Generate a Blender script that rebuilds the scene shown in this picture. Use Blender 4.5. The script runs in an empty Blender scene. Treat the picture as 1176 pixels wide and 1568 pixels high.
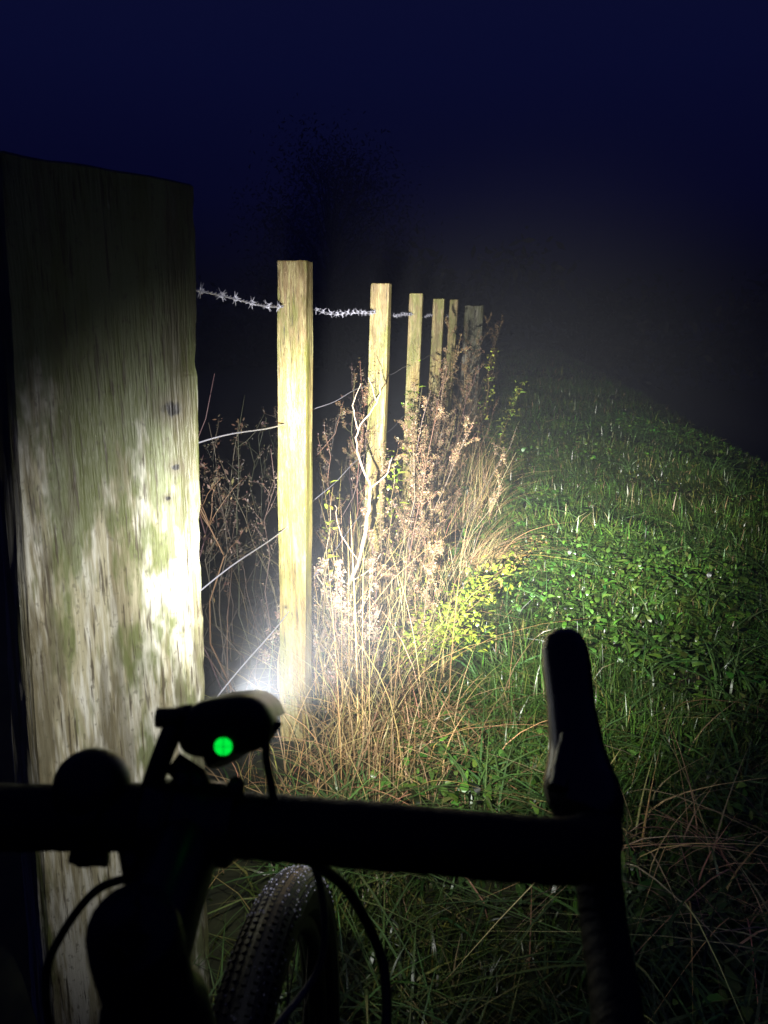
import bpy, math, random
import numpy as np
from mathutils import Vector, noise, Matrix
random.seed(7); rng=np.random.default_rng(7)
scene=bpy.context.scene
scene.view_settings.view_transform='Standard'; scene.view_settings.look='None'
scene.view_settings.exposure=0; scene.view_settings.gamma=1

# ------------------------------------------------------------ helpers
class MB:
    def __init__(s): s.v=[];s.f=[];s.c=[];s.n=0
    def add(s,v,f,c):
        v=np.asarray(v,float).reshape(-1,3); f=np.asarray(f,int).reshape(-1,4)
        c=np.asarray(c,float)
        if c.ndim==1: c=np.tile(c,(len(v),1))
        s.v.append(v); s.f.append(f+s.n); s.c.append(c); s.n+=len(v)
    def obj(s,name,mat,smooth=True):
        v=np.concatenate(s.v);f=np.concatenate(s.f);c=np.concatenate(s.c)
        me=bpy.data.meshes.new(name)
        me.vertices.add(len(v)); me.vertices.foreach_set('co',v.astype(np.float32).ravel())
        me.loops.add(len(f)*4); me.loops.foreach_set('vertex_index',f.astype(np.int32).ravel())
        me.polygons.add(len(f))
        me.polygons.foreach_set('loop_start',np.arange(0,len(f)*4,4,dtype=np.int32))
        me.polygons.foreach_set('loop_total',np.full(len(f),4,dtype=np.int32))
        me.polygons.foreach_set('use_smooth',np.full(len(f),smooth))
        at=me.color_attributes.new('Col','FLOAT_COLOR','POINT')
        cc=np.ones((len(v),4),np.float32); cc[:,:3]=c
        at.data.foreach_set('color',cc.ravel())
        me.update(calc_edges=True); me.validate()
        o=bpy.data.objects.new(name,me); scene.collection.objects.link(o)
        me.materials.append(mat); return o

def tube(mb,pts,rad,col=(0,0,0),sides=6,cap=True):
    pts=[Vector(p) for p in pts]; n=len(pts)
    if not hasattr(rad,'__len__'): rad=[rad]*n
    vs=[];prev=None
    for i,p in enumerate(pts):
        t=(pts[min(i+1,n-1)]-pts[max(i-1,0)])
        if t.length<1e-9: t=Vector((0,0,1))
        t.normalize()
        if prev is None:
            a=Vector((0,0,1)) if abs(t.z)<.9 else Vector((1,0,0))
            u=t.cross(a).normalized()
        else:
            u=prev-t*prev.dot(t)
            u=u.normalized() if u.length>1e-6 else t.orthogonal().normalized()
        prev=u; w=t.cross(u)
        for k in range(sides):
            an=2*math.pi*k/sides
            vs.append(p+(u*math.cos(an)+w*math.sin(an))*rad[i])
    fs=[]
    for i in range(n-1):
        for k in range(sides):
            a=i*sides+k;b=i*sides+(k+1)%sides
            fs.append((a,b,b+sides,a+sides))
    if cap:
        c0=len(vs); vs.append(pts[0]); vs.append(pts[-1])
        for k in range(0,sides,2):
            fs.append((c0,(k+2)%sides,(k+1)%sides,k))
            o=(n-1)*sides; fs.append((c0+1,o+k,o+(k+1)%sides,o+(k+2)%sides))
    mb.add([tuple(v) for v in vs],fs,col)

def smooth_path(pts,sub=6,rad=None):
    P=[Vector(p) for p in pts]; out=[];ro=[]
    for i in range(len(P)-1):
        p0=P[max(i-1,0)];p1=P[i];p2=P[i+1];p3=P[min(i+2,len(P)-1)]
        for k in range(sub):
            t=k/sub
            out.append(.5*((2*p1)+(-p0+p2)*t+(2*p0-5*p1+4*p2-p3)*t*t+(-p0+3*p1-3*p2+p3)*t**3))
            if rad: ro.append(rad[i]*(1-t)+rad[i+1]*t)
    out.append(P[-1])
    if rad: ro.append(rad[-1]); return out,ro
    return out

def blades(mb,P,h,w,az,bend,col,segs=3,leaf=False):
    N=len(P); t=np.linspace(0,1,segs+1)[None,:]
    d=np.stack([np.cos(az),np.sin(az),0*az],1)[:,None,:]
    tw=rng.normal(0,.5,N); pa=az+math.pi/2+tw
    p=np.stack([np.cos(pa),np.sin(pa),rng.normal(0,.25,N)],1)[:,None,:]
    H=h[:,None];B=bend[:,None]
    up=H*(t-.45*np.minimum(B,1.6)*t**2)
    out=H*B*t**2*.9
    c=P[:,None,:]+d*out[:,:,None]; c[:,:,2]+=up
    prof=(np.sin(math.pi*np.clip(t*.93+.05,0,1))**.7 if leaf else (1-t**1.6)*.95+.05)
    wd=(w[:,None]*prof*.5)[:,:,None]
    L=c-p*wd;R=c+p*wd
    v=np.stack([L,R],2).reshape(N,-1,3)
    k=v.shape[1]; base=(np.arange(N)*k)[:,None,None]
    q=np.array([[2*i,2*i+1,2*i+3,2*i+2] for i in range(segs)])[None]
    f=(base+q).reshape(-1,4)
    cc=np.repeat(col[:,None,:],k,1).reshape(-1,3)
    mb.add(v.reshape(-1,3),f,cc)

def flakes(mb,C,s,col,asp=1.6):
    N=len(C)
    a=rng.normal(size=(N,3)); a/=np.linalg.norm(a,axis=1)[:,None]
    b=rng.normal(size=(N,3)); b=np.cross(a,b); b/=np.linalg.norm(b,axis=1)[:,None]
    s=(s*rng.uniform(.5,1.3,N))[:,None]
    v=np.stack([C-a*s*asp,C-b*s*.6,C+a*s*asp,C+b*s*.6],1).reshape(-1,3)
    f=np.arange(4*N).reshape(-1,4)
    mb.add(v,f,np.repeat(col,4,0))

def jit(base,N,a=.25):
    base=np.array(base)[None,:]; return np.clip(base*(1+rng.normal(0,a,(N,1)))*(1+rng.normal(0,a*.3,(N,3))),.002,.9)

# ------------------------------------------------------------ materials
def newmat(name):
    m=bpy.data.materials.new(name); m.use_nodes=True
    nt=m.node_tree; return m,nt,nt.nodes['Principled BSDF']
def plain(name,col,rough=.6,spec=.5,metal=0,bump=0,bscale=200):
    m,nt,b=newmat(name)
    b.inputs['Roughness'].default_value=rough;b.inputs['Metallic'].default_value=metal
    b.inputs['Specular IOR Level'].default_value=spec
    n=nt.nodes.new('ShaderNodeTexNoise');n.inputs['Scale'].default_value=bscale;n.inputs['Detail'].default_value=1
    tc=nt.nodes.new('ShaderNodeTexCoord');nt.links.new(tc.outputs['Object'],n.inputs['Vector'])
    r=nt.nodes.new('ShaderNodeValToRGB')
    r.color_ramp.elements[0].color=(*[c*.7 for c in col],1);r.color_ramp.elements[1].color=(*[min(1,c*1.3) for c in col],1)
    nt.links.new(n.outputs['Fac'],r.inputs['Fac']);nt.links.new(r.outputs['Color'],b.inputs['Base Color'])
    if bump:
        bp=nt.nodes.new('ShaderNodeBump');bp.inputs['Strength'].default_value=bump;bp.inputs['Distance'].default_value=.002
        nt.links.new(n.outputs['Fac'],bp.inputs['Height']);nt.links.new(bp.outputs['Normal'],b.inputs['Normal'])
    return m
def folmat(name,rough=.4,spec=.5):
    m,nt,b=newmat(name)
    a=nt.nodes.new('ShaderNodeAttribute');a.attribute_name='Col'
    nt.links.new(a.outputs['Color'],b.inputs['Base Color'])
    b.inputs['Roughness'].default_value=rough;b.inputs['Specular IOR Level'].default_value=spec
    return m
def wood(name,cA,cB,cAlg,algae=.5,sc=1.0,streak=(.5,.47,.4),seed=0,crack=.43,knots=(),topalg_dim=None,palecut=(.52,.7),topbrown=None,algcut=(.49,.58),p2=.7):
    m,nt,b=newmat(name); N=nt.nodes.new; L=nt.links.new
    tc=N('ShaderNodeTexCoord');oi=N('ShaderNodeObjectInfo')
    add=N('ShaderNodeVectorMath');add.operation='MULTIPLY_ADD'
    L(oi.outputs['Random'],add.inputs[0]);add.inputs[1].default_value=(7,11,31);L(tc.outputs['Object'],add.inputs[2])
    vec=add.outputs[0]
    def nz(scale,stretch,detail=4,dist=0.,rough=.6):
        mp=N('ShaderNodeMapping');mp.inputs['Scale'].default_value=(scale,scale,scale*stretch);mp.inputs['Location'].default_value=(seed,seed*2,seed*3)
        L(vec,mp.inputs['Vector']);t=N('ShaderNodeTexNoise');t.inputs['Scale'].default_value=1
        t.inputs['Detail'].default_value=detail;t.inputs['Distortion'].default_value=dist;t.inputs['Roughness'].default_value=rough
        L(mp.outputs[0],t.inputs['Vector']);return t.outputs['Fac']
    def ramp(f,a,bb,ca=(0,0,0,1),cb=(1,1,1,1)):
        r=N('ShaderNodeValToRGB');e=r.color_ramp.elements;e[0].position=a;e[1].position=bb;e[0].color=ca;e[1].color=cb
        L(f,r.inputs['Fac']);return r.outputs['Color']
    def mix(f,a,bb,mode='MIX'):
        x=N('ShaderNodeMix');x.data_type='RGBA';x.blend_type=mode
        if hasattr(f,'links'): L(f,x.inputs[0])
        else: x.inputs[0].default_value=f
        for s,i in ((a,6),(bb,7)):
            if hasattr(s,'links'): L(s,x.inputs[i])
            else: x.inputs[i].default_value=(*s,1)
        return x.outputs[2]
    def math_(op,a,bb):
        x=N('ShaderNodeMath');x.operation=op
        for s,i in ((a,0),(bb,1)):
            if hasattr(s,'links'): L(s,x.inputs[i])
            else: x.inputs[i].default_value=s
        return x.outputs[0]
    sx=N('ShaderNodeSeparateXYZ');L(tc.outputs['Object'],sx.inputs[0])
    grain=nz(95*sc,.05,3,0,.7); fine=nz(250*sc,.05,3,0,.7); big=nz(20*sc,.16,4,0,.7); blot=nz(13*sc,.28,5,.15,.72)
    pale=nz(30*sc,.08,5,.1,.75); pale2=nz(75*sc,.07,4,0,.7); speck=nz(230*sc,.6,2,0,.6)
    c=mix(ramp(grain,.42,.58),cB,cA)
    if topbrown:
        mr=N('ShaderNodeMapRange');mr.inputs[1].default_value=.75;mr.inputs[2].default_value=1.25;L(math_('ADD',sx.outputs['Z'],math_('MULTIPLY',math_('SUBTRACT',blot,.5),1.2)),mr.inputs[0])
        c=mix(math_('MULTIPLY',mr.outputs[0],.85),c,topbrown)
    c=mix(ramp(pale,*palecut),c,streak)
    c=mix(ramp(pale2,.53,.60,(0,0,0,1),(p2,p2,p2,1)),c,tuple(min(.62,x*1.1) for x in streak))
    g_=(algae,algae,algae,1)
    bl=blot
    if topalg_dim:  # algae tone rising with height, also paints in the top's weaker light
        mr=N('ShaderNodeMapRange');mr.inputs[1].default_value=topalg_dim[0];mr.inputs[2].default_value=topalg_dim[1];mr.inputs[3].default_value=0;mr.inputs[4].default_value=.15
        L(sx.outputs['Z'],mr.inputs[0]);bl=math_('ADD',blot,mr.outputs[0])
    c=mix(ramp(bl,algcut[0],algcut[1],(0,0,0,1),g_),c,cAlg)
    c=mix(ramp(big,.54,.62,(0,0,0,1),(.7,.7,.7,1)),c,tuple(x*.45 for x in cB))
    c=mix(ramp(speck,.61,.69,(0,0,0,1),(.55,.55,.55,1)),c,tuple(x*.38 for x in cB))
    c=mix(ramp(fine,crack-.04,crack+.01,(.85,.85,.85,1),(0,0,0,1)),c,(.045,.035,.02))
    h2=math_('ADD',grain,math_('MULTIPLY',fine,1.4))
    for (kx,ky,kz,kr) in knots:
        mp=N('ShaderNodeVectorMath');mp.operation='SUBTRACT';L(tc.outputs['Object'],mp.inputs[0]);mp.inputs[1].default_value=(kx,ky,kz)
        ms=N('ShaderNodeVectorMath');ms.operation='MULTIPLY';L(mp.outputs[0],ms.inputs[0]);ms.inputs[1].default_value=(1,1,1.1)
        ln=N('ShaderNodeVectorMath');ln.operation='LENGTH';L(ms.outputs[0],ln.inputs[0])
        dd=math_('ADD',ln.outputs['Value'],math_('MULTIPLY',math_('SUBTRACT',speck,.5),kr*1.2))
        dd=math_('ADD',dd,math_('MULTIPLY',math_('SUBTRACT',pale,.5),kr*2.5))
        mk=N('ShaderNodeMapRange');mk.inputs[1].default_value=kr*.75;mk.inputs[2].default_value=kr*1.1;L(dd,mk.inputs[0])
        halo=N('ShaderNodeMapRange');halo.inputs[1].default_value=kr*1.2;halo.inputs[2].default_value=kr*3.2;L(dd,halo.inputs[0])
        c=mix(math_('MULTIPLY',math_('SUBTRACT',1,halo.outputs[0]),.8),c,tuple(x*.45 for x in cB))
        c=mix(math_('SUBTRACT',1,mk.outputs[0]),c,(.006,.005,.004))
    L(c,b.inputs['Base Color'])
    b.inputs['Roughness'].default_value=.5;b.inputs['Specular IOR Level'].default_value=.4
    bp=N('ShaderNodeBump');bp.inputs['Strength'].default_value=.9;bp.inputs['Distance'].default_value=.003
    L(h2,bp.inputs['Height']);L(bp.outputs[0],b.inputs['Normal'])
    return m
M_grass=folmat('wet_grass',.33,.5)
M_dead=folmat('dead_stems',.5,.4)
M_black=plain('black_tape',(.006,.006,.007),.6,.25,bump=.4,bscale=300)
M_rub=plain('hood_rubber',(.009,.009,.011),.2,.6)
M_tyre=plain('tyre_rubber',(.003,.003,.005),.45,.3)
M_plas=plain('black_plastic',(.006,.006,.006),.4,.35)
M_cab=plain('grey_cable',(.06,.06,.07),.25,.7)
M_blkcab=plain('black_cable',(.008,.008,.009),.4,.4)
M_frame=plain('frame_paint',(.008,.008,.012),.35,.4)
M_wire=plain('galvanised_wire',(.42,.42,.5),.35,.6,.2)
M_post=wood('pine_post',(.38,.30,.09),(.25,.17,.045),(.16,.17,.03),.8,1.0,(.46,.41,.19),crack=.40,palecut=(.53,.61),knots=((.0,-.04,.93,.006),(-.012,-.04,.42,.004)),topbrown=(.24,.17,.09),algcut=(.47,.57),p2=.45)
fl=Vector((-.463,.995));fr=Vector((-.258,1.134));wv=(fr-fl);yaw=math.atan2(wv.y,wv.x);nrm=Vector((-wv.y,wv.x)).normalized()
W=wv.length;Dp=.20;ctop=(fl+fr)/2+nrm*Dp/2;OB=Vector((ctop.x-.062,ctop.y))
def fpt(s,z):
    p=fl.lerp(fr,s)-OB; return (p.x-.062*(1-z/1.38)+(s-.5)*W*.08*(1-z/1.38),p.y,z)
M_big=wood('weathered_post',(.33,.30,.22),(.17,.145,.09),(.085,.09,.03),.9,.55,(.46,.45,.38),3,crack=.41,topalg_dim=(.75,1.35),palecut=(.47,.58))
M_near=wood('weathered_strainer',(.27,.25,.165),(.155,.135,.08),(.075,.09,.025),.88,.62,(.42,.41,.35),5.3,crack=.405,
    knots=((*fpt(.83,1.075),.0135),(*fpt(.845,.99),.006),(*fpt(.80,.945),.005)),topalg_dim=(.78,1.22),palecut=(.48,.55),algcut=(.49,.57))

# ------------------------------------------------------------ terrain
def xf(y): return -.24+.155*(y-2.05)
def sm(a,b,x):
    t=np.clip((x-a)/(b-a),0,1); return t*t*(3-2*t)
def gz(x,y):
    o=x-xf(y)
    z=-.55*sm(.22,1.1,-o)-1.5*sm(2.0,5.6,o)
    z=z+.06*sm(.3,.9,o)
    near=np.exp(-((x)**2+(y-4)**2)/400)
    z=z+near*(.03*np.sin(x*3.1+1.3*y)+.02*np.sin(y*4.3-2.2*x+1)+.012*np.sin(11*x+7*y))
    return z
s=np.linspace(-1,1,321)
gx=np.sinh(s*7)/np.sinh(7)*700+.6; gy=np.sinh(s*7)/np.sinh(7)*700+3
X,Y=np.meshgrid(gx,gy); Z=gz(X,Y)
g=MB(); n=len(gx); idx=np.arange(n*n).reshape(n,n)
f=np.stack([idx[:-1,:-1],idx[:-1,1:],idx[1:,1:],idx[1:,:-1]],-1).reshape(-1,4)
mg,nt,b=newmat('soil_and_turf')
tc=nt.nodes.new('ShaderNodeTexCoord');nn=nt.nodes.new('ShaderNodeTexNoise');nn.inputs['Scale'].default_value=9;nn.inputs['Detail'].default_value=5
nt.links.new(tc.outputs['Object'],nn.inputs['Vector']);r=nt.nodes.new('ShaderNodeValToRGB')
r.color_ramp.elements[0].color=(.008,.012,.004,1);r.color_ramp.elements[1].color=(.035,.040,.014,1)
r.color_ramp.elements[0].position=.35;r.color_ramp.elements[1].position=.65
nt.links.new(nn.outputs['Fac'],r.inputs['Fac']);nt.links.new(r.outputs['Color'],b.inputs['Base Color']);b.inputs['Roughness'].default_value=.7
g.add(np.stack([X,Y,Z],-1).reshape(-1,3),f,(0,0,0)); g.obj('ground',mg)

# ------------------------------------------------------------ grass
gr=MB()
def scatter(N,y0,y1,o0,o1,dens=None):
    y=rng.uniform(y0,y1,N);o=rng.uniform(o0,o1,N);x=xf(y)+o
    if dens is not None:
        k=rng.uniform(0,1,N)<dens(x,y,o); x=x[k];y=y[k]
    return np.stack([x,y,gz(x,y)-.004],1)
NV=[(rng.uniform(0,6.28),rng.uniform(.7,1.5),rng.uniform(0,6.28)) for _ in range(9)]
def patch(x,y,f=2.1):
    r=0
    for i,(a,k,ph) in enumerate(NV):
        r=r+np.sin((x*np.cos(a)+y*np.sin(a))*f*k*(1.7 if i>4 else 1)+ph+1.3*np.sin(x*k*f*.6+ph))
    return np.clip(.5+r/7,0,1)
def edge(x,y,o):
    e=.42+.12*np.sin(y*3.1)+.08*np.sin(y*7.7+1); return .06+.94*sm(e-.22,e+.12,o)
def gcol(P,base=(.058,.120,.020)):
    N=len(P);c=jit(base,N,.35); p=patch(P[:,0],P[:,1],1.6)[:,None]
    c=c*(.35+1.0*p)
    c[:,0]*=1+.6*(patch(P[:,0]+9,P[:,1],1.1)-.4)
    yel=rng.uniform(0,1,N)<.14; c[yel]=jit((.14,.16,.035),yel.sum(),.3)
    dd=rng.uniform(0,1,N)<.055; c[dd]=jit((.28,.22,.11),dd.sum(),.3); return c
for (N,y0,y1,o0,o1,hh,ww,sg) in ((60000,.7,3.2,-.15,2.6,.09,.005,3),(70000,3.2,7,0,3.3,.095,.008,3),(38000,7,15,.1,4.5,.11,.014,2),(9000,15,28,-1,5,.14,.03,2)):
    P=scatter(N,y0,y1,o0,o1,edge);k=len(P);p=patch(P[:,0],P[:,1],3.4)
    h=hh*rng.uniform(.35,1.3,k)*(.3+1.4*p)
    blades(gr,P,h,ww*rng.uniform(.6,1.4,k),rng.uniform(0,6.28,k),rng.uniform(.1,1.8,k),gcol(P),sg)
for (N,y0,y1,o1,ss) in ((20000,.8,4,2.5,.022),(22000,4,9,3.2,.030)):
    P=scatter(N,y0,y1,.2,o1,lambda x,y,o: edge(x,y,o)*sm(.3,.7,patch(x,y,2.0)));k=len(P)
    P[:,2]+=rng.uniform(.01,.08,k)
    blades(gr,P,ss*rng.uniform(.3,1.8,k),ss*rng.uniform(.35,1.1,k),rng.uniform(0,6.28,k),rng.uniform(.4,2.4,k),jit((.066,.14,.022),k,.5),3,True)
for _ in range(380):
    y=.9+8.5*random.random()**1.4;o=rng.uniform(.3,2.4)if y>1.9 else rng.uniform(.1,1.6);x=xf(y)+o;k=int(rng.integers(12,30))
    P=np.stack([x+rng.normal(0,.03,k),y+rng.normal(0,.03,k),np.zeros(k)],1);P[:,2]=gz(P[:,0],P[:,1])
    blades(gr,P,rng.uniform(.10,.26,k),rng.uniform(.004,.009,k),rng.uniform(0,6.28,k),rng.uniform(.6,2.2,k),jit((.066,.128,.035),k,.3),5)
gr.obj('grass',M_grass)

# ------------------------------------------------------------ dry grass (straw)
st=MB()
def straw(cx,cy,N,sx,sy,h0,h1,azc=None,azs=6.28,b0=.3,b1=1.6,col=(.38,.28,.12),w=.0030,lift=0):
    x=cx+rng.normal(0,sx,N);y=cy+rng.normal(0,sy,N)
    P=np.stack([x,y,gz(x,y)+lift],1)
    az=rng.uniform(0,6.28,N) if azc is None else rng.normal(azc,azs,N)
    blades(st,P,rng.uniform(h0,h1,N),w*rng.uniform(.5,1.3,N),az,rng.uniform(b0,b1,N),jit(col,N,.4),6)
for y in np.arange(1.5,9,.16):
    straw(xf(y)+.12,y,30,.13,.1,.12,.5)
for _ in range(26):
    y=rng.uniform(1.6,3.6); straw(xf(y)+rng.uniform(-.08,.35),y,20,.04,.04,.25,.75,b0=.05,b1=1.0)
straw(.42,3.45,200,.05,.08,.25,.5,.2,.7,.5,1.6,(.50,.37,.18))
straw(.55,4.4,180,.07,.1,.25,.6,.4,.9,.3,1.3,(.48,.35,.17))
straw(.75,5.6,140,.07,.2,.3,.6,.4,.9,.3,1.3)
straw(.05,1.95,220,.13,.12,.15,.4,None,6,.5,1.8,(.40,.26,.12))
straw(.0,1.75,150,.16,.1,.1,.3,None,6,.8,1.9,(.38,.23,.11))
straw(.55,1.35,40,.3,.2,.12,.3,None,6,.8,2.0,(.30,.2,.1))
straw(.62,1.42,60,.07,.09,.12,.3,None,6,1.6,2.6,(.55,.38,.22),.004,.05)
straw(.75,1.2,40,.08,.08,.12,.28,None,6,1.6,2.6,(.50,.34,.2),.004,.05)
straw(.75,1.7,14,.2,.2,.15,.4,.0,1.2,1.,2.0,(.42,.30,.16),.004)
for y in np.arange(1.9,6,.3): straw(xf(y)-.32,y,12,.12,.1,.3,.6,col=(.16,.12,.08))
st.obj('dry_grass',M_dead)

# ------------------------------------------------------------ dead weeds
def weed(mb,x,y,h,lean=(0,0),r=.003,col=(.15,.105,.06),nb=9,seeds=70,fs=.0032,scol=(.165,.11,.058),wig=.02,z0=None):
    z0=gz(np.array(x),np.array(y)) if z0 is None else z0
    n=9;pts=[];ox=oy=0
    for i in range(n):
        t=i/(n-1);ox+=random.gauss(0,wig)*h*.8;oy+=random.gauss(0,wig)*h*.8
        pts.append(Vector((x+lean[0]*h*t**1.4+ox,y+lean[1]*h*t**1.4+oy,float(z0)-.01+h*t)))
    cc=[c*random.uniform(.7,1.3) for c in col]
    tube(mb,pts,[r*(1-.65*i/(n-1)) for i in range(n)],cc,5)
    paths=[]
    for _ in range(nb):
        t=random.uniform(.3,.96);i=min(int(t*(n-1)),n-2);p=pts[i].lerp(pts[i+1],t*(n-1)-i)
        a=random.uniform(0,6.28);el=random.uniform(.6,1.35);L=h*random.uniform(.08,.22)*(1.25-t*.7)
        d=Vector((math.cos(a)*math.cos(el),math.sin(a)*math.cos(el),math.sin(el)))
        q=[p];
        for k in range(1,5):
            d=(d+Vector((random.gauss(0,.18),random.gauss(0,.18),random.gauss(.0,.2)))).normalized();q.append(q[-1]+d*L/4)
        tube(mb,q,[r*.45*(1-.15*k) for k in range(5)],cc,4);paths.append(q)
    paths.append(pts[int(n*.55):])
    if seeds:
        C=[]
        for q in paths:
            cl=[random.uniform(.2,1) for _ in range(5)]
            for _ in range(seeds):
                t=min(1,max(.1,random.choice(cl)+random.gauss(0,.06)))*(len(q)-1);i=min(int(t),len(q)-2)
                C.append(q[i].lerp(q[i+1],t-i)+Vector((random.gauss(0,1),random.gauss(0,1),random.gauss(0,1)))*fs*1.6)
        C=np.array([tuple(c) for c in C]);tone=random.uniform(.6,1.35);flakes(mb,C,fs,jit([k*tone for k in scol],len(C),.4))
dk=MB()
for (x,y,h,l) in ((-.02,2.75,.78,(.1,0)),(.05,2.85,.9,(.12,.1)),(.0,2.6,.6,(.0,0)),(.08,3.1,.95,(.12,0)),(.13,3.2,.85,(.18,0)),(.1,3.0,.7,(.1,0)),(.06,2.7,.55,(.1,0)),
                  (.03,2.95,.85,(.05,0)),(.2,3.9,1.05,(.1,0)),(.25,4.1,.95,(.1,0)),(.32,4.6,1.1,(.08,0)),(.38,5.0,1.15,(.05,0)),(.24,4.3,.8,(.1,0)),
                  (.10,2.5,.5,(.2,0)),(.16,3.55,.8,(.2,.1)),(.5,5.6,1.1,(.05,0)),(.6,6.2,1.1,(.1,0)),(.72,6.9,1.1,(.05,0)),(.45,5.3,.9,(.2,0)),(.85,7.6,1.2,(0,0)),(1.0,8.4,1.2,(.1,0)),(1.25,9.6,1.2,(.1,0)),(1.5,10.4,1.2,(0,0)),(1.15,8.9,1.2,(.15,0)),
                  (-.13,3.3,1.05,(.02,0)),(-.10,3.6,1.0,(.0,0)),(-.17,3.1,.75,(-.02,0)),(.12,3.4,.95,(.05,0))):
    weed(dk,x,y,h,l,.0034,nb=12,seeds=110)
for _ in range(55):
    y=random.uniform(2.3,8);weed(dk,xf(y)+random.uniform(-.05,.34),y,random.uniform(.3,.85),(random.uniform(-.2,.4),0),.0020,nb=6,seeds=45,fs=.003)
dk.obj('dead_dock_weeds',M_dead)
lf=MB()
for _ in range(34):
    y=random.uniform(1.9,4.6);o=random.uniform(-.6,-.12)
    weed(lf,xf(y)+o,y,random.uniform(.5,.9)+.15,(random.uniform(-.15,.2),0),.0020,(.10,.078,.055),8,24,.003,(.11,.082,.06),.03)
lf.obj('ditch_weeds',M_dead)
br=MB();pc=(.34,.26,.18)
def br_t(p,r0,r1,c=pc):
    q=smooth_path(p,5);q=[v+Vector((random.gauss(0,.002),random.gauss(0,.002),0)) for v in q];n=len(q);tube(br,q,[(r0+(r1-r0)*i/(n-1))*random.uniform(.85,1.15) for i in range(n)],c,7)
br_t([(-.25,2.5,.0),(-.247,2.5,.05),(-.164,2.5,.24),(-.0885,2.5,.40),(-.054,2.5,.56),(-.043,2.5,.66)],.0115,.0055)
br_t([(-.043,2.5,.66),(-.087,2.5,.785),(-.083,2.5,.85),(-.022,2.5,.94),(-.013,2.5,1.0)],.0040,.0012)
br_t([(-.043,2.5,.66),(.004,2.5,.70),(.026,2.51,.76)],.003,.0012)
br_t([(-.083,2.5,.85),(-.10,2.5,.93),(-.075,2.51,1.0)],.0025,.001)
br_t([(-.022,2.5,.94),(-.05,2.5,1.02)],.002,.001)
br_t([(-.164,2.5,.24),(-.22,2.5,.34),(-.25,2.5,.40)],.004,.0015)
br_t([(-.0885,2.5,.40),(-.15,2.5,.52),(-.16,2.5,.60)],.003,.0012)
br_t([(-.12,2.5,.33),(-.05,2.48,.38),(-.01,2.47,.44)],.003,.0012)
for _ in range(24):
    weed(br,-.17+random.gauss(0,.07),2.3+random.gauss(0,.1),random.uniform(.2,.5),(random.uniform(-.2,.4),0),.0026,(.27,.2,.13),6,60,.0036,(.29,.215,.145))
br.obj('dead_hogweed_stalk',M_dead)
bb=MB()
for (x,y) in ((-.62,2.3),(-.55,2.5),(-.66,2.6),(-.5,2.2),(-.58,2.4)):
    weed(bb,x,y,random.uniform(.85,1.15),(.05,0),.0036,(.13,.085,.06),10,14,.0055,(.12,.08,.052),.04)
bb.obj('bramble',M_dead)
sp=MB()
def sprig(p0,p1,sag,N,ls,col,spread=.024):
    p0=Vector(p0);p1=Vector(p1);q=[p0.lerp(p1,t)+Vector((0,0,sag*4*t*(1-t)))+Vector((random.gauss(0,.006),random.gauss(0,.006),random.gauss(0,.006))) for t in np.linspace(0,1,9)]
    tube(sp,q,[.0026*(1-.6*i/8) for i in range(9)],(.16,.11,.05),5)
    t=np.clip(rng.beta(2,1.2,N),0,.999)*8;Q=np.array([tuple(v) for v in q]);i=t.astype(int)
    C=Q[i]*(1-(t-i))[:,None]+Q[np.minimum(i+1,8)]*(t-i)[:,None]+rng.normal(0,spread,(N,3))
    blades(sp,C,ls*rng.uniform(.5,1.5,N),ls*rng.uniform(.4,.8,N),rng.uniform(0,6.28,N),rng.uniform(.5,2.4,N),jit(col,N,.35),3,True)
yg=(.23,.29,.032)
for a in (((.02,2.35,.02),(.50,2.75,.33),.04),((.02,2.35,.02),(.32,2.6,.25),.05),((.06,2.4,.02),(.55,2.95,.28),.03),((.05,2.4,.0),(.2,2.5,.15),.04),((.02,2.4,.0),(.38,2.5,.13),.06),((.02,2.4,.0),(.16,2.6,.22),.02),((.15,2.45,.05),(.42,2.6,.30),.02)):
    sprig(a[0],a[1],a[2],150,.017,yg,.03)
sprig((.3,2.6,.2),(.66,3.0,.34),.03,70,.014,(.30,.22,.07))
sprig((.0,2.9,.2),(.05,2.95,.72),0,80,.018,(.22,.30,.03),.02); sprig((-.19,2.3,.3),(-.17,2.4,.68),0,24,.018,(.28,.32,.04),.015)
sprig((.1,3.5,.2),(.15,3.6,1.0),0,60,.018,(.18,.26,.03)); sprig((.62,5.2,.3),(.75,5.4,1.0),0,90,.026,(.24,.28,.05));sprig((.9,6.2,.1),(1.15,6.5,.7),0,110,.03,(.22,.26,.05))
sp.obj('leafy_shrub',M_grass)

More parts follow.
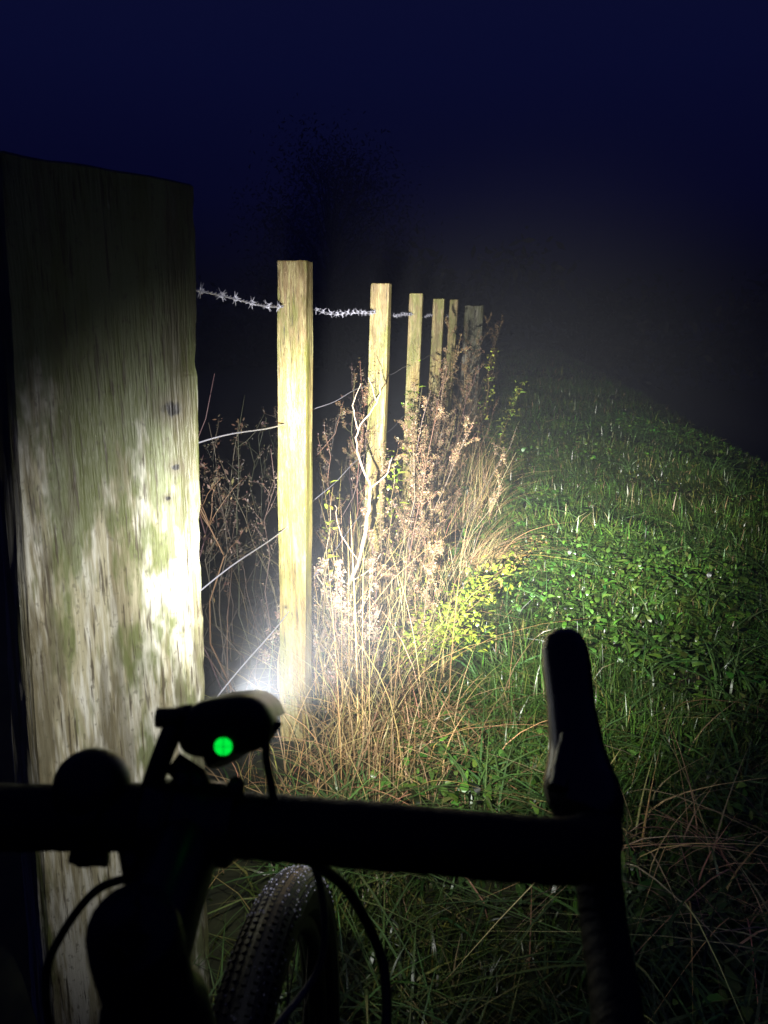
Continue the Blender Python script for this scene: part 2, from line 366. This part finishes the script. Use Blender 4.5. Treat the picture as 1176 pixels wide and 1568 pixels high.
# ------------------------------------------------------------ posts
def post(name,bx,by,tx,ty,ztop,w,dpt,yaw,mat,z0=-.15,rough=.002,slope=0,wb=None,nseg=60):
    wb=wb or w; me=bpy.data.meshes.new(name);vs=[];fs=[]
    prof=[];K=9
    sides=[((-1,-1),(1,-1)),((1,-1),(1,1)),((1,1),(-1,1)),((-1,1),(-1,-1))]
    for (a,bq) in sides:
        for k in range(K):
            t=(k+.0)/K*.96+.02;prof.append((a[0]+(bq[0]-a[0])*t,a[1]+(bq[1]-a[1])*t))
    m=len(prof);sd=random.uniform(0,50)
    rows=nseg+3
    for i in range(rows):
        t=min(i/nseg,1.0);sh=1.0
        if i==nseg+1: sh=1-.03
        if i==nseg+2: sh=.5
        W_=(wb+(w-wb)*t)*sh;D=dpt*sh
        for (px,py) in prof:
            z=z0+(ztop-z0)*t
            if t>.97: z+=((t-.97)/.03)*(slope*px*w*.5+noise.noise(Vector((px*2+sd,py*2,1)))*rough*1.5)+(0.003 if i>nseg else 0)
            X=px*W_/2;Y=py*D/2
            nv=noise.noise(Vector((px*1.6+sd,py*1.6,z*3.5)))*rough+noise.noise(Vector((px*6+sd,py*6,z*14)))*rough*.5
            if abs(px)>.85 and abs(py)>.85: nv-=rough*1.2*max(0,noise.noise(Vector((px*3+sd,py*3,z*25))))+rough*.4
            X*=1+nv/(w/2);Y*=1+nv/(dpt/2)
            vs.append((X,Y,z))
    for i in range(rows-1):
        for k in range(m): a=i*m+k;b2=i*m+(k+1)%m;fs.append((a,b2,b2+m,a+m))
    fs.append(tuple(range((rows-1)*m,rows*m)))
    me.from_pydata(vs,[],fs);me.materials.append(mat)
    cs,sn=math.cos(yaw),math.sin(yaw)
    for v in me.vertices:
        t=v.co.z/ztop;x,y=v.co.x*cs-v.co.y*sn,v.co.x*sn+v.co.y*cs
        v.co=Vector((x+(tx-bx)*t,y+(ty-by)*t,v.co.z))
    me.update();o=bpy.data.objects.new(name,me);scene.collection.objects.link(o);o.location=(bx,by,0)
    return o
ya=-math.radians(9)
post('fence_post',-.262,2.07,-.224,2.05,1.338,.078,.078,ya,M_post)
post('fence_post',-.055,3.47,-.012,3.47,1.345,.082,.078,ya,M_post)
post('fence_post',.150,4.77,.193,4.79,1.345,.080,.078,ya+.05,M_post)
post('fence_post',.365,6.05,.415,6.05,1.345,.085,.078,ya,M_post)
post('fence_post',.585,7.35,.645,7.35,1.37,.075,.078,ya-.05,M_post)
post('gate_post',1.02,9.5,1.075,9.5,1.35,.22,.22,ya,M_big,rough=.008)
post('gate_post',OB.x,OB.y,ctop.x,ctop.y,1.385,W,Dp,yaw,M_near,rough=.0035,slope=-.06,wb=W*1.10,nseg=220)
# ------------------------------------------------------------ wires
def zwire(z,sag=.0,barb=False,name='fence_wire',dz0=0):
    mb=MB();ys=[1.12,2.05,3.46,4.78,6.05,7.35,9.4];pts=[]
    for a,b2 in zip(ys[:-1],ys[1:]):
        for k in range(40):
            t=k/40;y=a+(b2-a)*t
            zz=z+dz0*(1-(y-1.1)/.95 if y<2.05 else 0)-sag*4*t*(1-t)+.004*math.sin(y*9)
            pts.append(Vector((xf(y)-.028+ .02*(z/1.34),y,zz)))
    if not barb: tube(mb,pts,.0016,(0,0,0),6)
    else:
        den=[];
        for a,b2 in zip(pts[:-1],pts[1:]):
            for k in range(4): den.append(a.lerp(b2,k/4))
        for ph in (0,math.pi):
            tube(mb,[p+Vector((math.cos(i*.9+ph),0,math.sin(i*.9+ph)))*.0024 for i,p in enumerate(den)],.0016,(0,0,0),5)
        L=0;nx=.05
        for i in range(1,len(den)):
            L+=(den[i]-den[i-1]).length
            if L>nx:
                nx+=random.uniform(.08,.12);p=den[i]
                for k in range(2):
                    c=[p+Vector((math.cos(q)*.005,(k-.5)*.006+q*.0012,math.sin(q)*.005)) for q in np.linspace(0,9,14)]
                    tube(mb,c,.0013,(0,0,0),5)
                    a=random.uniform(0,3.14)
                    d=Vector((math.cos(a),random.uniform(-.7,.7),math.sin(a)))*.015
                    tube(mb,[p-d,p,p+d],[.0005,.0014,.0005],(0,0,0),5)
                    d2=Vector((-math.sin(a),random.uniform(-.6,.6),math.cos(a)))*.013
                    tube(mb,[p-d2,p,p+d2],[.0005,.0014,.0005],(0,0,0),5)
    return mb.obj(name,M_wire)
zwire(1.235,.014,True,'barbed_wire',.045)
zwire(.935,0,dz0=.06);zwire(.655,0,dz0=.05);zwire(.41,0,dz0=.03)

# ------------------------------------------------------------ distant tree and hedge
tr=MB();dc=(.010,.010,.010)
def tree(cx,cy,H,R,nl):
    tube(tr,[(cx,cy,-1),(cx+.1,cy,H*.3),(cx,cy,H*.8)],[.16,.12,.03],dc,8)
    C=[]
    for _ in range(nl):
        a=random.uniform(0,6.28);z=random.uniform(.15,.95);rr=R*math.sin(math.pi*min(1,z*.8+.12))*random.uniform(.3,1.0)
        e=Vector((cx+math.cos(a)*rr,cy+math.sin(a)*rr,H*z+random.uniform(0,.4)))
        tube(tr,[(cx,cy,H*z*.6),tuple(e.lerp(Vector((cx,cy,H*z*.8)),.4)),tuple(e)],[.04,.02,.004],dc,5)
        k=260;c=rng.normal(0,.6,(k,3))+np.array(e);C.append(c)
    C=np.concatenate(C);flakes(tr,C,.035,jit(dc,len(C),.3),2.2)
tree(-1.8,27,6.6,2.6,70)
tr.obj('distant_tree',M_dead)
hd=MB();C=[]
for i in range(300):
    x=random.uniform(-32,36);y=30+random.gauss(0,.8);h=2.2+1.2*math.sin(x*.4)+.6*math.sin(x*1.3+1)
    C.append(rng.normal(0,.55,(80,3))+np.array((x,y,random.uniform(-.6,h))))
C=np.concatenate(C);flakes(hd,C,.15,jit(dc,len(C),.3));hd.obj('distant_hedge',M_dead)

# ------------------------------------------------------------ bicycle
cam_z=1.2;pit=math.radians(14);cp,spn=math.cos(pit),math.sin(pit)
def BL(x,d,z): return Vector((x,d*cp+z*spn,cam_z-d*spn+z*cp))   # handlebar frame (tilted 14 deg) -> world
bike=bpy.data.objects.new('bicycle',None);scene.collection.objects.link(bike)
def part(mb,name,mat,sm_=True):
    o=mb.obj(name,mat,sm_);o.parent=bike;return o
def mirror(p): return (-.20-p[0],p[1],p[2]+.078*(p[0]+.10)*2*.5+.002) 
bar=MB()
bp_=[(-.10,.40,-.160),(-.053,.40,-.1635),(.02,.40,-.1695),(.075,.40,-.1745),(.100,.405,-.177),(.117,.43,-.182),(.125,.46,-.187),(.135,.49,-.215),(.136,.482,-.25),(.133,.45,-.272),(.127,.41,-.289),(.125,.36,-.30)]
for side in (0,1):
    P=[mirror(p) if side else p for p in bp_]
    q,_r=smooth_path([BL(*p) for p in P],26,[.0165,.0165,.0165,.0165,.0165,.0155,.0150,.0145,.0145,.0145,.0145,.014])
    rr=[a*(1+.02*(((i*.15+.1*math.sin(i*.11))%1.0)-.5)*2+.03*noise.noise(Vector((i*.08,0,side*9)))) for i,a in enumerate(_r)]
    tube(bar,q,rr,(0,0,0),20)
part(bar,'handlebar',M_black)
hd2=MB()
hp=[((.1186,.45,-.183),.018),((.1190,.455,-.172),.0222),((.1175,.462,-.163),.0228),((.1185,.475,-.146),.0172),((.1185,.49,-.1225),.0152),((.119,.502,-.102),.0156),((.1188,.508,-.090),.0150),((.1185,.511,-.0815),.0115),((.1182,.512,-.0775),.005)]
for side in (0,1):
    q,rr=smooth_path([BL(*(mirror(p) if side else p)) for p,_ in hp],6,[r for _,r in hp])
    tube(hd2,q,rr,(0,0,0),18)
    tube(hd2,smooth_path([BL(*(mirror(p) if side else p)) for p in ((.100,.445,-.160),(.106,.455,-.150),(.113,.47,-.135))],5),[.006]*4+[.007]*4+[.006]*3,(0,0,0),10)
part(hd2,'brake_hood',M_rub)
lv=MB()
for side in (0,1):
    P=[(.119,.52,-.10),(.124,.542,-.14),(.129,.542,-.19),(.133,.532,-.235),(.134,.53,-.25)]
    tube(lv,smooth_path([BL(*(mirror(p) if side else p)) for p in P],5),.006,(0,0,0),10)
part(lv,'brake_lever',M_plas)
fr_=MB()
tube(fr_,[BL(-.124,.40,-.158),BL(-.122,.40,-.158),BL(-.078,.40,-.162),BL(-.076,.40,-.162)],[.017,.0205,.0205,.017],(0,0,0),20)
q,rr=smooth_path([BL(-.100,.40,-.165),BL(-.100,.375,-.172),BL(-.101,.345,-.182),BL(-.102,.322,-.190)],5,[.019,.0175,.0185,.0205]);tube(fr_,q,rr,(0,0,0),18)
part(fr_,'stem',M_frame)
ht=MB()
T=BL(-.102,.312,-.172);
def W_(dy,dz,dx=0): return T+Vector((dx,dy,dz))
tube(ht,[W_(0,.004),W_(0,.006),W_(.004,-.004),W_(.016,-.045),W_(.018,-.055),W_(.06,-.19),W_(.062,-.20)],[.010,.0175,.019,.0195,.024,.026,.022],(0,0,0),20)
part(ht,'head_tube',M_frame)
fm=MB()
tube(fm,smooth_path([W_(.022,-.075),W_(-.10,-.10),W_(-.50,-.18)],6),.020,(0,0,0),16)
tube(fm,smooth_path([W_(.05,-.17),W_(-.12,-.34),W_(-.38,-.62)],6),.024,(0,0,0),16)
tube(fm,[W_(-.50,-.12),W_(-.38,-.62)],.016,(0,0,0),14)
part(fm,'frame_tubes',M_frame)
wc=Vector((-.108,.505,.348));wy=math.radians(-4.5)
fwd=Vector((-math.sin(wy),math.cos(wy),0));sd=Vector((math.cos(wy),math.sin(wy),0))
fk=MB()
crown=W_(.068,-.235)
tube(fk,[W_(.062,-.20),crown],[.022,.02],(0,0,0),14)
for s_ in (-1,1):
    tube(fk,smooth_path([crown,crown+sd*.034*s_+Vector((0,.005,-.02)),crown+sd*.042*s_+Vector((0,.05,-.15)),wc+sd*.05*s_],6),[.014]*8+[.012]*5+[.010]*6,(0,0,0),12)
part(fk,'fork',M_frame)
ty=MB();R=.326;NT=120;r_=.0245
vs=[];fs=[]
for i in range(NT):
    a=2*math.pi*i/NT;rad=fwd*math.cos(a)+Vector((0,0,1))*math.sin(a)
    for k in range(14):
        b_=2*math.pi*k/14;vs.append(tuple(wc+rad*(R+r_*math.cos(b_))+sd*r_*math.sin(b_)))
for i in range(NT):
    for k in range(14):
        fs.append((i*14+k,((i+1)%NT)*14+k,((i+1)%NT)*14+(k+1)%14,i*14+(k+1)%14))
ty.add(vs,fs,(0,0,0))
def boxat(mb,c,ax,ay,az,hx,hy,hz):
    v=[tuple(c+ax*hx*i+ay*hy*j+az*hz*k) for i in(-1,1) for j in(-1,1) for k in(-1,1)]
    mb.add(v,[(0,1,3,2),(4,6,7,5),(0,4,5,1),(2,3,7,6),(0,2,6,4),(1,5,7,3)],(0,0,0))
for i in range(230):
    for j,b_ in enumerate((-1.05,-.7,-.35,0,.35,.7,1.05)):
        a=2*math.pi*(i+(j%2)*.5)/230;rad=fwd*math.cos(a)+Vector((0,0,1))*math.sin(a);tg=-fwd*math.sin(a)+Vector((0,0,1))*math.cos(a)
        nn_=rad*math.cos(b_)+sd*math.sin(b_);tt=nn_.cross(tg)
        boxat(ty,wc+rad*(R+r_*math.cos(b_))+sd*r_*math.sin(b_),nn_,tg,tt,.0012,.0026,.0019)
part(ty,'front_tyre',M_tyre,False)
dp=MB()
for _ in range(420):
    a=random.uniform(.2,2.2);b_=random.uniform(-1.3,1.3);rad=fwd*math.cos(a)+Vector((0,0,1))*math.sin(a)
    nn_=rad*math.cos(b_)+sd*math.sin(b_);c=wc+rad*(R+(r_+.001)*math.cos(b_))+sd*(r_+.001)*math.sin(b_);rr_=random.uniform(.0006,.0012)
    tube(dp,[c,c+nn_*rr_*.5,c+nn_*rr_],[rr_,rr_*.9,rr_*.35],(0,0,0),6)
M_drop=plain('water_drops',(.16,.16,.22),.06,.9)
part(dp,'tyre_water_drops',M_drop)
rm=MB();
ringp=[wc+(fwd*math.cos(a)+Vector((0,0,1))*math.sin(a))*.298 for a in np.linspace(0,2*math.pi,90)]
tube(rm,ringp,.012,(0,0,0),10,False);tube(rm,[wc-sd*.05,wc+sd*.05],.014,(0,0,0),12)
for i in range(24):
    a=2*math.pi*i/24;tube(rm,[wc+sd*.02*(-1)**i,wc+(fwd*math.cos(a)+Vector((0,0,1))*math.sin(a))*.295],.001,(0,0,0),4)
part(rm,'front_wheel',M_plas)
be=MB();c=BL(-.151,.40,-.141);upv=Vector((0,spn,cp))
q=[(-.012,.018),(-.006,.0195),(0,.0195),(.006,.0185),(.011,.0158),(.015,.0115),(.0175,.006),(.0185,.0015)]
tube(be,[c+upv*a for a,_ in q],[r for _,r in q],(0,0,0),24)
tube(be,[BL(-.160,.40,-.154),BL(-.142,.40,-.1555)],.0195,(0,0,0),20)
tube(be,[BL(-.152,.40,-.162),BL(-.151,.40,-.180)],[.013,.009],(0,0,0),12);tube(be,[BL(-.160,.395,-.176),BL(-.141,.395,-.178)],.0035,(0,0,0),10)
tube(be,[BL(-.128,.395,-.17),BL(-.126,.39,-.187)],[.008,.005],(0,0,0),12)
part(be,'bell',M_plas)
lb=MB();vs=[];fs=[];sec=[(.388,.3),(.3885,.62),(.390,.80),(.394,.93),(.402,1),(.42,1.02),(.44,1.0),(.452,.97),(.4555,.9),(.4556,.75)]
LC=Vector((-.081,0,-.1085));K=36
def lsec(d,sc_,a):
    ca,sa=math.cos(a),math.sin(a);e=.62
    x=.0250*sc_*math.copysign(abs(ca)**e,ca);z=.0158*sc_*math.copysign(abs(sa)**e,sa)
    if z>0: x*=1-.22*(z/.0158)
    z+=.0025*(x/.025)
    return tuple(BL(LC.x+x+(d-.39)*-.09,d,LC.z+z-(d-.39)*.22))
for (d,sc_) in sec:
    for k in range(K): vs.append(lsec(d,sc_,2*math.pi*k/K))
for i in range(len(sec)-1):
    for k in range(K): fs.append((i*K+k,i*K+(k+1)%K,(i+1)*K+(k+1)%K,(i+1)*K+k))
c0=len(vs);vs.append(tuple(BL(LC.x,.388,LC.z)))
for k in range(0,K,2): fs.append((c0,(k+2)%K,(k+1)%K,k))
lb.add(vs,fs,(0,0,0))
# added visor: screens the glow near the lens and trims the beam
vs=[];fs=[];AN=[math.radians(a) for a in range(0,171,10)];m=len(AN)
for (d,sc_) in ((.445,1.0),(.465,1.03),(.492,1.10),(.492,1.05),(.465,.99),(.445,.94)):
    for a in AN: vs.append(lsec(d,sc_,a))
for i in range(5):
    for k in range(m-1): fs.append((i*m+k,i*m+k+1,(i+1)*m+k+1,(i+1)*m+k))
lb.add(vs,fs,(0,0,0))
tube(lb,smooth_path([BL(-.100,.405,-.106),BL(-.107,.402,-.107),BL(-.110,.400,-.114),BL(-.115,.398,-.128),BL(-.121,.398,-.145)],5),.0055,(0,0,0),10)
tube(lb,[BL(-.1175,.40,-.1065),BL(-.104,.40,-.1065)],[.005,.0055],(0,0,0),12)
tube(lb,[BL(-.085,.405,-.118),BL(-.080,.40,-.127)],[.013,.012],(0,0,0),14)
tube(lb,[BL(-.110,.402,-.130),BL(-.098,.402,-.139),BL(-.095,.40,-.146)],[.006,.007,.007],(0,0,0),10)
tube(lb,[BL(-.060,.41,-.115),BL(-.0575,.41,-.117)],.006,(0,0,0),10)
tube(lb,[BL(-.103,.395,-.150),BL(-.103,.395,-.134),BL(-.103,.395,-.132)],[.0045,.0045,.003],(0,0,0),10)
tube(lb,[BL(-.076,.395,-.150),BL(-.0755,.395,-.138),BL(-.0755,.395,-.136)],[.0045,.0045,.003],(0,0,0),10)
tube(lb,smooth_path([BL(-.061,.40,-.118),BL(-.0605,.398,-.128),BL(-.058,.397,-.140),BL(-.056,.396,-.152)],5),.0022,(0,0,0),8)
tube(lb,[BL(-.112,.40,-.1585),BL(-.108,.40,-.159)],.0215,(0,0,0),20)
part(lb,'front_lamp',M_plas)
gm,nt,b=newmat('green_led');b.inputs['Base Color'].default_value=(.0,.3,.02,1)
b.inputs['Emission Color'].default_value=(.0,1.,.06,1);b.inputs['Emission Strength'].default_value=.9
gb=MB();c=BL(-.0805,.3872,-.1175);e1=Vector((1,0,0));e2=upv;rg=.0043
for q0 in range(4):
    vv=[c+e1*(.00018 if q0 in(0,3) else -.00018)+e2*(.00012 if q0<2 else -.00012)];
    s1=1 if q0 in(0,3) else -1;s2=1 if q0<2 else -1;m=8
    for k in range(m+1):
        a=math.pi/2*k/m;vv.append(c+e1*s1*(.00018+rg*math.cos(a))+e2*s2*(.00012+rg*math.sin(a)))
    gb.add([tuple(x) for x in vv],[(0,k,k+1,k+2) for k in range(1,m,2)],(0,0,0))
part(gb,'status_button',gm,False)
cb=MB()
tube(cb,smooth_path([BL(-.045,.41,-.176),BL(-.038,.42,-.190),BL(-.0225,.46,-.224),BL(-.0076,.5,-.273),BL(.0008,.5,-.302),BL(-.002,.48,-.34),BL(-.03,.46,-.42)],8),.0034,(0,0,0),10)
tube(cb,smooth_path([BL(-.118,.40,-.172),BL(-.123,.40,-.186),BL(-.1555,.42,-.205),BL(-.179,.43,-.2346),BL(-.188,.43,-.26),BL(-.18,.43,-.30),BL(-.14,.44,-.38)],8),.0024,(0,0,0),10)
part(cb,'brake_cable',M_blkcab)
cb=MB();tube(cb,smooth_path([BL(-.05,.41,-.178),BL(-.040,.44,-.201),BL(-.037,.48,-.25),BL(-.0405,.5,-.29),BL(-.052,.5,-.311),BL(-.075,.48,-.33),BL(-.10,.45,-.36)],8),.0024,(0,0,0),10)
part(cb,'gear_cable',M_cab)

# ------------------------------------------------------------ bike lamp beams
A=BL(-.094,.467,-.129)
def spot(name,az,el,power,half,blend,col):
    l=bpy.data.lights.new(name,'SPOT');l.energy=power;l.spot_size=math.radians(2*half);l.spot_blend=blend;l.color=col;l.shadow_soft_size=.006
    o=bpy.data.objects.new(name,l);scene.collection.objects.link(o)
    az=math.radians(az);el=math.radians(el);d=Vector((math.sin(az)*math.cos(el),math.cos(az)*math.cos(el),math.sin(el)))
    o.location=A;o.rotation_euler=d.to_track_quat('-Z','Y').to_euler();o.parent=bike
cw=(1,.985,.945)
spot('beam_core',12,-5.5,2150,22,1,cw)
spot('beam_mid',8,-8,470,33,1,cw)
spot('beam_spill',-5,-15,46,47,1,cw)

# ------------------------------------------------------------ mist
me=bpy.data.meshes.new('mist');o=bpy.data.objects.new('mist',me);scene.collection.objects.link(o)
x0,x1,y0,y1,z0,z1=-8,10,-1,18,-2,5
me.from_pydata([(x,y,z) for x in(x0,x1) for y in(y0,y1) for z in(z0,z1)],[],[(0,1,3,2),(4,6,7,5),(0,4,5,1),(2,3,7,6),(0,2,6,4),(1,5,7,3)])
mm=bpy.data.materials.new('mist');mm.use_nodes=True;nt=mm.node_tree;nt.nodes.clear()
out=nt.nodes.new('ShaderNodeOutputMaterial');vsn_=nt.nodes.new('ShaderNodeVolumeScatter')
vsn_.inputs['Density'].default_value=.026;vsn_.inputs['Anisotropy'].default_value=.65;vsn_.inputs['Color'].default_value=(.84,.89,1,1)
nt.links.new(vsn_.outputs[0],out.inputs['Volume']);me.materials.append(mm)

# ------------------------------------------------------------ night sky
w=bpy.data.worlds.new('World');scene.world=w;w.use_nodes=True;nt=w.node_tree;bg=nt.nodes['Background']
tc=nt.nodes.new('ShaderNodeTexCoord');sx=nt.nodes.new('ShaderNodeSeparateXYZ');nt.links.new(tc.outputs['Generated'],sx.inputs[0])
rp=nt.nodes.new('ShaderNodeValToRGB');nt.links.new(sx.outputs['Z'],rp.inputs['Fac']);e=rp.color_ramp.elements
e[0].position=0;e[0].color=(.0008,.0008,.002,1);e[1].position=.9;e[1].color=(.003,.0035,.03,1)
for p,c in ((.05,(.001,.001,.005)),(.14,(.0018,.0021,.018)),(.27,(.0028,.0038,.028)),(.4,(.0038,.005,.031))):
    x=rp.color_ramp.elements.new(p);x.color=(*c,1)
nt.links.new(rp.outputs['Color'],bg.inputs['Color']);bg.inputs['Strength'].default_value=1.0

# ------------------------------------------------------------ camera
cd=bpy.data.cameras.new('camera');co=bpy.data.objects.new('camera',cd);scene.collection.objects.link(co)
co.location=(0,0,cam_z);co.rotation_euler=(math.radians(76),0,0)
cd.sensor_fit='VERTICAL';cd.sensor_height=36;cd.lens=36*1184/1568;cd.clip_start=.02;cd.clip_end=2000
cd.dof.use_dof=True;cd.dof.focus_distance=2.6;cd.dof.aperture_fstop=11
scene.camera=co
